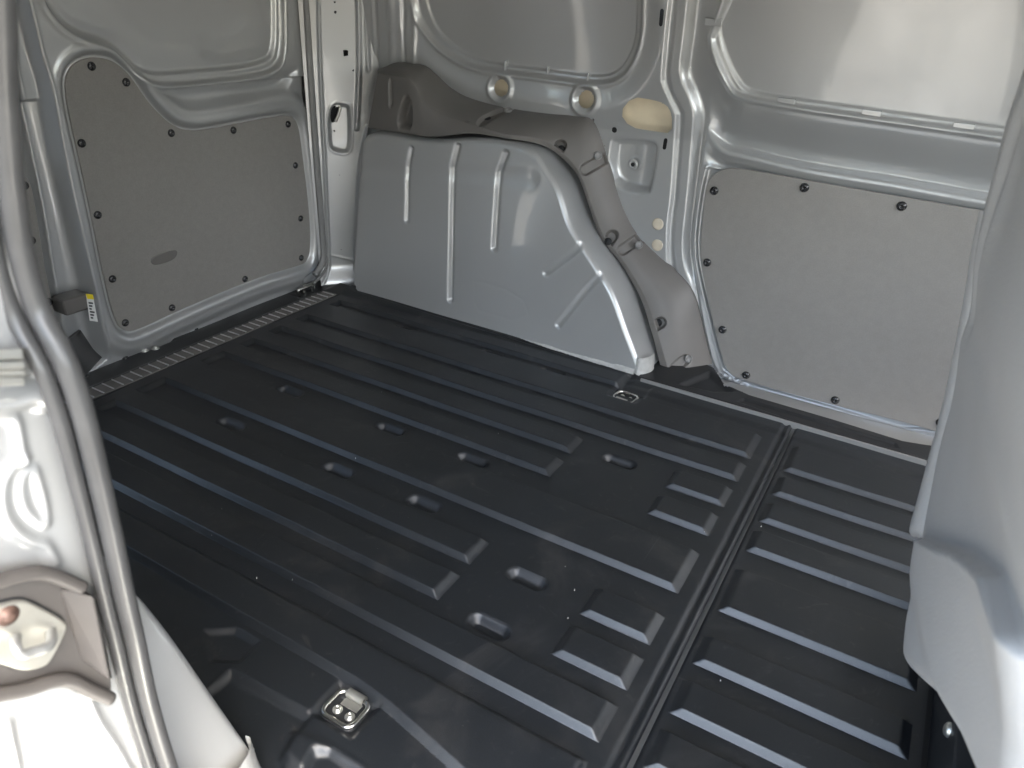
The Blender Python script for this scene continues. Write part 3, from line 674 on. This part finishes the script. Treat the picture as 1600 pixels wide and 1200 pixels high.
# ---------------------------------------------------------------- floor liners
def liner(name, label, xr, yr, ribs, pockets, rects, step=.0026, rear_band=None, seam=False):
    t = empty(name, ((xr[0] + xr[1]) / 2, 0, -.02), label, 'floor liner', group=None)
    ys = list(np.arange(yr[0], yr[1] + .002, .004)); SY, SX_, HR = .0072, .013, .0096
    for r_ in ribs:
        for (e, sg) in (((r_[0][1], 1), (r_[1][1], -1)) if len(r_) == 2 else ()): ys += [e + sg * k for k in (-.0012, -.0004, 0, .0008, .0025, .0045, .0062, SY, .008, .0092)]
    ys += list(np.arange(-.492, -.408, .0016))
    ys = np.unique(np.round(ys, 5)); ys = ys[np.r_[True, np.diff(ys) > .00035]]; ys = ys[(ys >= yr[0]) & (ys <= yr[1] + .001)]
    Lg = Grid(np.arange(xr[0], xr[1] + step / 2, step), ys); U, V = Lg.U, Lg.V
    lab = {0: 'sheet'}; H = np.zeros(U.shape)
    if rear_band is not None: H = np.maximum(H, HR * ramp(-U, -rear_band - .006, -rear_band + .008))
    for k, poly in enumerate(ribs, 1):
        poly = np.asarray(poly, float)
        if len(poly) == 2: (x0, y0), (x1, y1) = poly; poly = np.array([(x0, y0), (x1, y0), (x1, y1), (x0, y1)])
        if len(poly) == 4:
            x0, y0, x1, y1 = poly[0, 0], poly[0, 1], poly[2, 0], poly[2, 1]
            a = np.minimum(U - x0 if rear_band is None or x0 > -1.0 else 9, x1 - U) / SX_; b = np.minimum(V - y0, y1 - V) / SY
            ss = np.clip(np.minimum(a, b), 0, 1)
        else: ss = np.clip(-sdf(poly, U, V, .03) / .0085, 0, 1)
        Hr = HR * (ss + .25 * (S(ss) - ss))
        H = np.maximum(H, Hr)
        Lg.lab[inside(poly, Lg.uc, Lg.vc)] = k; lab[k] = 'rib'
    nk = len(ribs)
    for (cx, cy) in pockets:
        nk += 1; d = pdist(np.array([(cx - .018, cy), (cx + .018, cy)]), U, V, False, .05)
        H = H - .0125 * (1 - ramp(d, .0045, .0165))
        dc = pdist(np.array([(cx - .018, cy), (cx + .018, cy)]), Lg.uc, Lg.vc, False, .05); Lg.lab[dc < .0185] = nk; lab[nk] = 'pocket'
    for poly, h, wd in rects: H = H + h * ramp(-sdf(np.asarray(poly, float), U, V, .06), -wd / 2, wd / 2)
    # slightly uneven moulding
    H = H + .0006 * np.sin(U * 17 + V * 5) * np.sin(V * 13 + 1)
    if seam: H = H - .004 * ramp(U, xr[1] - .022, xr[1] - .014) * 1.0 + .0045 * ramp(U, xr[1] - .012, xr[1] - .006) - .014 * ramp(U, xr[1] - .0035, xr[1])
    return t, Lg, H, lab
def mirror_off(H, Lg): pass
XE = -1.312
ribs = [((XE, .496), (-.489, .556)), ((XE, .374), (-.171, .468)), ((XE, .284), (-.170, .346)), ((XE, .196), (-.464, .254)), ((XE, .108), (-.463, .166)),
        ((-.279, .195), (-.170, .254)), ((-.278, .106), (-.170, .166)), ((XE, -.047), (-.169, .057)), ((XE, -.162), (-.458, -.103)), ((XE, -.248), (-.455, -.189)),
        ((-.275, -.161), (-.168, -.101)), ((-.275, -.246), (-.167, -.187)), ((XE, -.332), (-.167, -.273)),
        np.array([(XE, -.424), (-.455, -.425), (-.40, -.431), (-.35, -.440), (-.29, -.452), (-.167, -.478), (-.167, -.361), (XE, -.361)])]
pockets = [(-.377, .226), (-.370, -.141), (-.368, -.250), (-.607, .076), (-.603, -.079), (-.785, -.086), (-.797, .076), (-1.060, -.082), (-1.062, .075), (-1.06, .470), (-.812, .476), (-.652, .478)]
tr = lambda L_, z=0: np.array([FZ(p, z)[:2] for p in L_])
rects = [(tr([(320, 985), (368, 983), (402, 1003), (374, 1032), (330, 1030)]), -.006, .012),           # foot well by the arch
         (tr([(360, 1050), (484, 1118), (440, 1180), (500, 1230), (300, 1230), (300, 1100)]), -.008, .014),
         (tr([(455, 1140), (480, 1150), (500, 1158), (560, 1195), (640, 1260), (470, 1260), (440, 1200)]), .005, .012),
         (tr([(490, 1172), (515, 1172), (560, 1200), (620, 1250), (450, 1260)]), -.012, .010),
         (np.array([(-.478, .505), (-.478, .60), (-.12, .60), (-.12, .505)]), .004, .02),
         (np.array([(-1.36, .545), (-.48, .56), (-.49, .62), (-1.36, .62)]), .020, .03),
         (np.array([(-.50, .478), (-.43, .478), (-.43, .530), (-.50, .530)]), -.004, .012)]
TD = [(-.444, -.453), (-.463, .462)]
for (cx, cy) in TD:
    a = .030; rects.append((np.array([(cx - a, cy - a * .8), (cx + a, cy - a * .8), (cx + a, cy + a * .8), (cx - a, cy + a * .8)]), -.007, .014))
t1, L1, H1, lab1 = liner('floor_liner', 'large black ribbed floor liner with oval pockets covering the load floor between the wheel arches', (-1.336, -.128), (-.64, .605), ribs, pockets, rects, rear_band=-1.300, seam=True)
# sheet outline: notch round the wheel arches
out = np.array([(-1.336, -.640), (-1.322, -.558), (-.50, -.556), (-.462, -.60), (-.44, -.66), (-.128, -.66), (-.128, .565), (-.44, .556), (-.462, .553), (-.485, .570), (-1.318, .568), (-1.336, .53)])
L1.D = H1
L1.cut(out, keep_inside=True)
def put_liner(t, Lg, lab):
    loc = np.array(t.location)
    o = Lg.build(lab, lambda u, v, d: np.stack([u - loc[0], v - loc[1], d - loc[2]], -1), 'liner', t); return o
put_liner(t1, L1, lab1)
xe = .150
fr = [((-.111, a), (xe, b)) for a, b in ((.372, .468), (.283, .346), (.194, .254), (.107, .166), (-.046, .057), (-.158, -.101), (-.247, -.188), (-.332, -.273), (-.425, -.361))]
t2, L2, H2, lab2 = liner('floor_liner', 'narrow black ribbed floor liner between the large liner and the grey seat', (-.1225, .163), (-.64, .556), fr, [], [(np.array([(-.13, .500), (.2, .500), (.2, .6), (-.13, .6)]), .003, .014)])
H2 = H2 - .010 * (1 - ramp(L2.U, -.1225, -.119)); L2.D = H2 - .0015
put_liner(t2, L2, lab2)
# bits of grit lying about
V_, Fs = [], []
for i in range(34):
    x, y = rng.uniform(-.9, .12), rng.uniform(-.5, .3); s_ = rng.uniform(.0003, .0008); b0 = len(V_); zz = .0095
    V_ += [(x + s_ * a, y + s_ * b, zz + s_ * c) for a, b, c in ((-1, -1, -4), (1, -1, -4), (0, 1, -4), (.2, 0, 1))]; Fs += [(b0, b0 + 1, b0 + 3), (b0 + 1, b0 + 2, b0 + 3), (b0 + 2, b0, b0 + 3)]
o = obj_py('grit', V_, Fs, 'crumb', None); o['kind'] = 'stuff'; o['label'] = 'pale specks of grit scattered over the black liners'; o['category'] = 'grit'

# ---------------------------------------------------------------- lashing points
def tie_down(c, parent, ang=0.0, s=1.0):
    t = empty('tie_down', (c[0], c[1], -.006), parent=parent); t.matrix_parent_inverse = Matrix.Translation((0, 0, .58)); t.rotation_euler = (0, 0, ang)
    def rr(hx, hy, r, n=8):
        P = []
        for cx, cy, a0 in ((hx - r, hy - r, 0), (-hx + r, hy - r, 90), (-hx + r, -hy + r, 180), (hx - r, -hy + r, 270)):
            for k in range(n + 1): a = math.radians(a0 + 90 * k / n); P.append((cx + r * math.cos(a), cy + r * math.sin(a)))
        return np.array(P)
    base = plate('base_plate', rr(.024, .021, .010), .004, lambda u, v, d: np.stack([u, v, d - .002], -1), 'black', t)
    P = rr(.023, .0195, .010); tube('ring', np.stack([P[:, 0], P[:, 1], np.full(len(P), .0065)], 1), .0030, 'chrome', t, 10, closed=True)
    a = np.linspace(math.pi * 1.05, -math.pi * .25, 12)           # rolled clip holding the ring's far bar
    prof_ = [(.0195 + .0060 * math.cos(x), .0065 + .0060 * math.sin(x)) for x in a] + [(.0195 + .0046 * math.cos(x), .0065 + .0046 * math.sin(x)) for x in a[::-1]]
    n = len(prof_); V_ = [(sx, y, z) for sx in (-.0125, .0125) for y, z in prof_]
    Fs = [(i, (i + 1) % n, n + (i + 1) % n, n + i) for i in range(n)]
    obj_py('clip', V_, Fs, 'zinc', t, True)
    box('clip_foot', (-.0125, .004, .0015), (.0125, .016, .0032), 'zinc', t, .0008)
    for sx in (-1, 1): place('bolt', BOLT, (sx * .0095, -.004, .002), (0, 0, 1), t, 0, .72)
    return t
tie_down(TD[0], van); tie_down(TD[1], van, math.pi * .97)

# ---------------------------------------------------------------- step trim of the far sliding door
SX = np.arange(-.470, .30, .003); SYv = np.arange(.545, .722, .003)
SGr = Grid(SX, SYv); U, V = SGr.U, SGr.V
SGr.D += .011 * ramp(V, .5455, .551) - .006 * ramp(V, .566, .572) * 0
tri = tr([(1058, 600), (1110, 578), (1124, 590), (1150, 612), (1115, 612)], .011); SGr.D -= .010 * ramp(-sdf(tri, U, V), -.002, .012)
slotp = tr([(1150, 626), (1162, 622), (1290, 660), (1400, 692), (1404, 701), (1380, 698), (1260, 664)], .011); SGr.D -= .004 * ramp(-sdf(slotp, U, V), -.001, .004)
back_ = tr([(1560, 712), (1440, 694), (1410, 689), (1300, 655), (1170, 617), (1132, 600), (1115, 575), (1095, 565)], .011)
out = np.vstack([[(-.470, .5448), (.30, .5448)], [(.30, back_[0, 1])], back_[back_[:, 0] < .29], [(-.47, .72), (-.49, .60)]]); SGr.cut(out, True)
stp = fix(SGr.build({0: 'step_trim'}, lambda u, v, d: np.stack([u, v, d], -1), 'black', van)[0])
edge_ = box('step_edge', (-.462, .5425, -.002), (.30, .5465, .0118), 'clip', stp, .0012)

# ---------------------------------------------------------------- near door opening: jamb, seal, striker
XJ = -0.442
def j2(pts, x=XJ): return np.array([WX(p, x)[[1, 2]] for p in pts])
JG = Grid(np.arange(-.91, -.674, .0022), np.r_[np.arange(-.12, .90, .0028), [1.0, 1.1]]); U, V = JG.U, JG.V
JG.D -= .05 * ramp(-U, .83, .91)
for pts, h, wd in (([(-30, 648), (10, 650), (24, 658), (33, 705), (36, 718)], .004, .005), ([(36, 718), (15, 735), (3, 760), (6, 800), (25, 830), (50, 845), (70, 852), (85, 880)], .004, .006), ([(54, 735), (38, 740), (32, 765), (40, 795), (58, 812), (72, 818), (66, 775), (54, 735)], .003, .0045),
                   ([(-40, 632), (20, 625), (50, 618), (70, 625)], .008, .010), ([(-40, 616), (30, 606), (55, 590)], -.006, .008), ([(135, 1085), (150, 1120), (180, 1165), (200, 1200), (240, 1260)], .004, .005), ([(12, 1130), (18, 1160), (26, 1200), (30, 1240)], .003, .004)):
    JG.D += h * bead(pdist(j2(spline(pts)), U, V), wd)
JG.D += .0006 * np.sin(U * 60) * np.sin(V * 22)
jamb = fix(JG.build({0: 'door_jamb'}, lambda u, v, d: np.stack([XJ + d, u, v], -1), 'paint', van)[0])
YS = -.680
s_px = [(-40, -420), (-34, -200), (-28, -60), (-24, 30), (-17, 160), (-4, 290), (12, 390), (38, 480), (70, 542), (90, 585), (112, 650), (135, 740), (161, 850), (180, 935), (196, 1000), (219, 1100), (250, 1200), (285, 1290)]
sp3 = np.array([WY(p, YS) for p in spline(s_px, 10)])
def sealprof():
    P = []
    for a in np.linspace(math.pi * .5, math.pi * 1.5, 9): P.append((-.0085 + .0085 * math.cos(a), .0085 * math.sin(a)))
    for a in np.linspace(-math.pi * .5, math.pi * .5, 9): P.append((.0075 + .0070 * math.cos(a), .0070 * math.sin(a)))
    return P
prof = []
for a in np.arange(0, 2 * np.pi, 2 * np.pi / 20): prof.append((-.0062 + .0070 * math.cos(a), .0070 * math.sin(a)))
seal = fix(tube('door_seal', sp3, 0, 'rubber', van, prof=prof, up=(.77, -.55, .3)))
prof = [(.0064 + .0051 * math.cos(a), .0012 + .0056 * math.sin(a)) for a in np.arange(0, 2 * np.pi, 2 * np.pi / 18)]
tube('seal_bulb', sp3, 0, 'rubber', seal, prof=prof, up=(.77, -.55, .3))
# striker and its moulded surround
sur = [(-60, 905), (0, 905), (50, 895), (78, 896), (123, 912), (133, 930), (148, 930), (160, 985), (170, 1050), (178, 1070), (172, 1098), (112, 1071), (84, 1065), (0, 1086), (-60, 1098)]
jw = lambda u, v, d: np.stack([XJ + .003 + d, u, v], -1)
surround = fix(plate('striker_surround', j2(chaikin(sur, 2), XJ + .01), .006, jw, 'surround', van))
tube('lip', [WX(p, XJ + .014) for p in spline([(-40, 913), (0, 907), (30, 899), (55, 895), (78, 898), (100, 906), (128, 919)], 8)], .0050, 'surround', surround, 12)
tube('lip', [WX(p, XJ + .014) for p in spline([(-40, 1092), (0, 1085), (45, 1076), (84, 1064), (110, 1064), (140, 1078), (172, 1092)], 8)], .0050, 'surround', surround, 12)
obj_py('side_wall_fold', [WX(p, x) for p, x in (((92, 920), XJ + .010), ((146, 932), XJ + .024), ((172, 1062), XJ + .024), ((126, 1030), XJ + .010), ((92, 920), XJ), ((150, 932), XJ), ((176, 1062), XJ), ((126, 1030), XJ))],
       [(0, 1, 2, 3), (1, 5, 6, 2), (0, 4, 5, 1), (3, 2, 6, 7), (0, 3, 7, 4)], 'surround', surround, False, .002)
strk = empty('striker', (0, 0, 0), parent=van); fix(strk)
pl_ = [(-30, 948), (0, 941), (30, 935), (46, 939), (98, 967), (102, 980), (76, 1032), (60, 1042), (30, 1047), (0, 1036), (-30, 1030)]
jw2 = lambda u, v, d: np.stack([XJ + .0095 + d, u, v], -1)
plate('gasket', j2(chaikin([(a + (2 if a > 40 else 0), b + (3 if b > 990 else -3)) for a, b in pl_], 2), XJ + .01), .0012, jw2, 'black', strk)
plate('base_plate', j2(chaikin(pl_, 2), XJ + .01), .004, jw2, 'striker', strk)
lp = [WX(p, XJ + d) for p, d in (((25, 993), .008), ((24, 1000), .018), ((25, 1012), .024), ((33, 1023), .027), ((52, 1018), .027), ((72, 1012), .027), ((80, 1003), .024), ((80, 993), .018), ((79, 980), .008))]
tube('loop', spline(lp, 6), .0034, 'loop', strk, 12)
q = WX((12, 962), XJ + .0135); place('bolt', lathe_mesh('bolt', [(.0068, 0), (.0068, .001), (.0036, .0012), (.0034, .003), (.0022, .0036), (.0001, .0034)], 'rust', 18), q, (1, 0, 0), strk)
# latch bracket higher up the jamb
brk = empty('guide_bracket', (0, 0, 0), parent=van); fix(brk)
for i, (a, b) in enumerate((((-60, 548), (36, 566)), ((-60, 568), (38, 580)), ((-60, 582), (39, 592)), ((-60, 594), (38, 606)))):
    V_ = []
    for x in (XJ + .004, XJ + .018 + .002 * (i % 2)):
        V_ += [WX((a[0], a[1]), x), WX((b[0], a[1] - 4), x), WX((b[0] + 1, b[1] - 4), x), WX((a[0], b[1]), x)]
    obj_py('rail', V_, [(0, 3, 2, 1), (4, 5, 6, 7), (0, 1, 5, 4), (1, 2, 6, 5), (2, 3, 7, 6), (3, 0, 4, 7)], 'zinc', brk, False, .0012)

# ---------------------------------------------------------------- the rest of the body that shades the bay, plus an added front light block
fix(box('pillar', (-.56, -.84, -.20), (XJ - .016, -.676, 1.10), 'paint', van, .006))
fix(box('roof', (-1.50, -.90, 1.18), (1.25, .74, 1.20), 'paint', van))
fix(box('roof_rail', (-.55, -.95, .925), (1.25, -.86, 1.18), 'paint', van, .01))
fix(box('quarter_panel', (-1.46, -.80, -.20), (-.56, -.74, 1.18), 'paint', van))
fix(box('sill_panel', (-.55, -.84, -.30), (1.45, -.68, -.035), 'paint', van, .01))
fix(box('front_door', (.50, -.84, -.05), (1.45, -.78, .50), 'paint', van, .01))
fix(box('front_door', (.46, .70, -.05), (1.45, .74, 1.18), 'paint', van, .01))  # unseen far door, made solid up to the roof to keep window light out
fix(box('cab_floor', (.1645, -.68, -.0215), (1.40, .54, -.012), 'black', van))
fix(box('cab_light_block', (1.40, -.78, -.05), (1.44, .74, .78), 'cover', van))  # unseen panel added to block daylight from the front, not a van part
fix(box('dashboard', (1.0, -.76, -.05), (1.39, .70, .52), 'black', van, .03))
fix(box('underside', (-1.46, -.72, -.40), (1.45, .72, -.34), 'black', van))

# ---------------------------------------------------------------- front seat
seat = empty('front_seat', (.22, -.42, -.02), 'grey front seat with a moulded plastic back beside the ribbed floor', 'seat')
SI = Matrix.Translation((-.22, .42, .02))
def sfix(o): o.matrix_parent_inverse = SI; return o
YF, YN = -.12, -.53                       # inboard and outboard edges of the seat back
sil = [(1650, -60), (1602, 90), (1568, 190), (1552, 250), (1532, 320), (1517, 390), (1510, 470), (1495, 520), (1483, 600), (1462, 680), (1446, 760), (1434, 830), (1436, 870), (1428, 910), (1424, 955), (1428, 990), (1444, 1012), (1472, 1034)]
fs = np.array([WY(p, YF)[[2, 0]] for p in spline(sil, 8)]); fs = fs[np.argsort(fs[:, 0])]
ns = np.array([(.10, .215), (.15, .20), (.30, .165), (.42, .135), (.50, .103), (.60, .074), (.70, .045), (.75, .036), (.90, .015), (1.0, 0)])
def seat_x(y, z):
    c = np.clip((YF - y) / (YF - YN), 0, 1.2)
    return np.interp(z, fs[:, 0], fs[:, 1]) * (1 - c) + np.interp(z, ns[:, 0], ns[:, 1]) * c
def solid(name, zlo, ztop, y0, y1, relief, thick, rad, material, parent, off=0.0, nz=150, ny=110):
    """closed pad: rear face from seat_x, rounded all round, flat front"""
    ys = np.r_[y0 + (y1 - y0) * np.linspace(0, .10, 14, endpoint=False), y0 + (y1 - y0) * np.linspace(.10, .90, ny), y0 + (y1 - y0) * np.linspace(.905, 1, 14)]
    t = np.r_[np.linspace(0, .08, 14, endpoint=False), np.linspace(.08, .95, nz), np.linspace(.953, 1, 10)]
    Y = np.repeat(ys[:, None], len(t), 1); Z = zlo(ys)[:, None] + (ztop - zlo(ys))[:, None] * t
    X = seat_x(Y, Z) + off + relief(Y, Z)
    d = np.minimum(np.minimum(np.abs(Y - y0), np.abs(Y - y1)), np.minimum(Z - zlo(ys)[:, None], ztop - Z)); k = np.clip(1 - d / rad, 0, 1)
    X = X + rad * (1 - np.sqrt(np.clip(1 - k * k, 0, 1)))
    F_ = np.stack([X, Y, Z], -1); B = F_.copy(); B[..., 0] = seat_x(Y, Z) + off + thick
    n, m_ = X.shape; I = np.arange(n * m_).reshape(n, m_); J = I + n * m_
    q = lambda a, b, c, d_: np.stack([a, b, c, d_], -1).reshape(-1, 4)
    Q = np.vstack([q(I[:-1, :-1], I[:-1, 1:], I[1:, 1:], I[1:, :-1]), q(J[:-1, :-1], J[1:, :-1], J[1:, 1:], J[:-1, 1:]),
                   q(I[:-1, 0], I[1:, 0], J[1:, 0], J[:-1, 0]), q(I[:-1, -1], J[:-1, -1], J[1:, -1], I[1:, -1]), q(I[0, :-1], J[0, :-1], J[0, 1:], I[0, 1:]), q(I[-1, :-1], I[-1, 1:], J[-1, 1:], J[-1, :-1])])
    return sfix(obj_np(name, np.vstack([F_.reshape(-1, 3), B.reshape(-1, 3)]), Q, material, parent))
crl = np.array([(-.10, .30), (-.135, .296), (-.165, .302), (-.22, .335), (-.32, .40), (-.42, .455), (-.56, .50)])
def rel(y, z):
    zc = np.interp(-y, -crl[:, 0], crl[:, 1]); e = ramp(-.145 - y, 0, .05)
    r = -.017 * ramp(zc - z, -.004, .005) * e - .003 * bead(np.abs(z - zc), .008) * e
    r += .010 * ramp(z, .55, .66) * ramp(-.16 - y, 0, .06) + .004 * bead(np.abs(y + .165 + .2 * np.clip(z - .6, 0, 1)), .016) * ramp(z, .5, .56)
    return r + .0015 * np.sin(y * 11 + 1) * np.sin(z * 9)
zb = lambda y: np.interp(-y, [.12, .16, .20, .30, .40, .53], [.098, .125, .160, .235, .29, .34])
shell = solid('back_shell', zb, .93, YF, YN, rel, .11, .028, 'shell', seat)
fo = spline([(1536, 330), (1520, 380), (1511, 440), (1500, 500), (1486, 570), (1468, 650), (1449, 720), (1433, 780), (1421, 824), (1424, 837), (1440, 842)], 8)
fi = spline([(1541, 330), (1540, 380), (1530, 440), (1520, 500), (1508, 570), (1496, 650), (1485, 720), (1476, 755), (1464, 792), (1454, 818), (1447, 842)], 8)
a_ = resample(fo, 90); b_ = resample(fi, 90); A = np.array([[WY(p + (q - p) * t, -.117 - .03 * t) + np.array([-.004 * math.sin(math.pi * t) + .03 * max(0, t - .8), 0, 0]) for p, q in zip(a_, b_)] for t in np.linspace(0, 1, 12)])
A = np.concatenate([A[:1] + np.array([.05, .012, 0]), A[:1] + np.array([.012, .007, 0]), A]); n, k = A.shape[:2]; I = np.arange(n * k).reshape(n, k)
obj_np('edge_flap', A.reshape(-1, 3), np.stack([I[:-1, :-1], I[1:, :-1], I[1:, 1:], I[:-1, 1:]], -1).reshape(-1, 4), 'shell', shell)
solid('lower_shell', lambda y: 0 * y + .03, .30, -.225, -.53, lambda y, z: .02 * ramp(.2 - z, 0, .2), .10, .022, 'shell', seat, off=.032, nz=60, ny=50)
sfix(box('cushion', (.24, -.54, .13), (.70, -.13, .27), 'cover', seat, .03, True))
YE = -.12
base_ = sfix(box('seat_base', (.172, -.30, -.022), (.52, .09, .095), 'black', seat, .004))
DOME = lathe_mesh('rivet', [(.0085, 0), (.0085, .002), (.007, .0045), (.004, .006), (.0001, .0065)], 'zinc', 18)
q = WY((1438, 880), YE + .004); sfix(place('rivet', DOME, q, (-.85, -.1, .3), seat))
q = WX((1484, 1141), .172); sfix(place('rivet', DOME, q, (-1, 0, 0), seat))
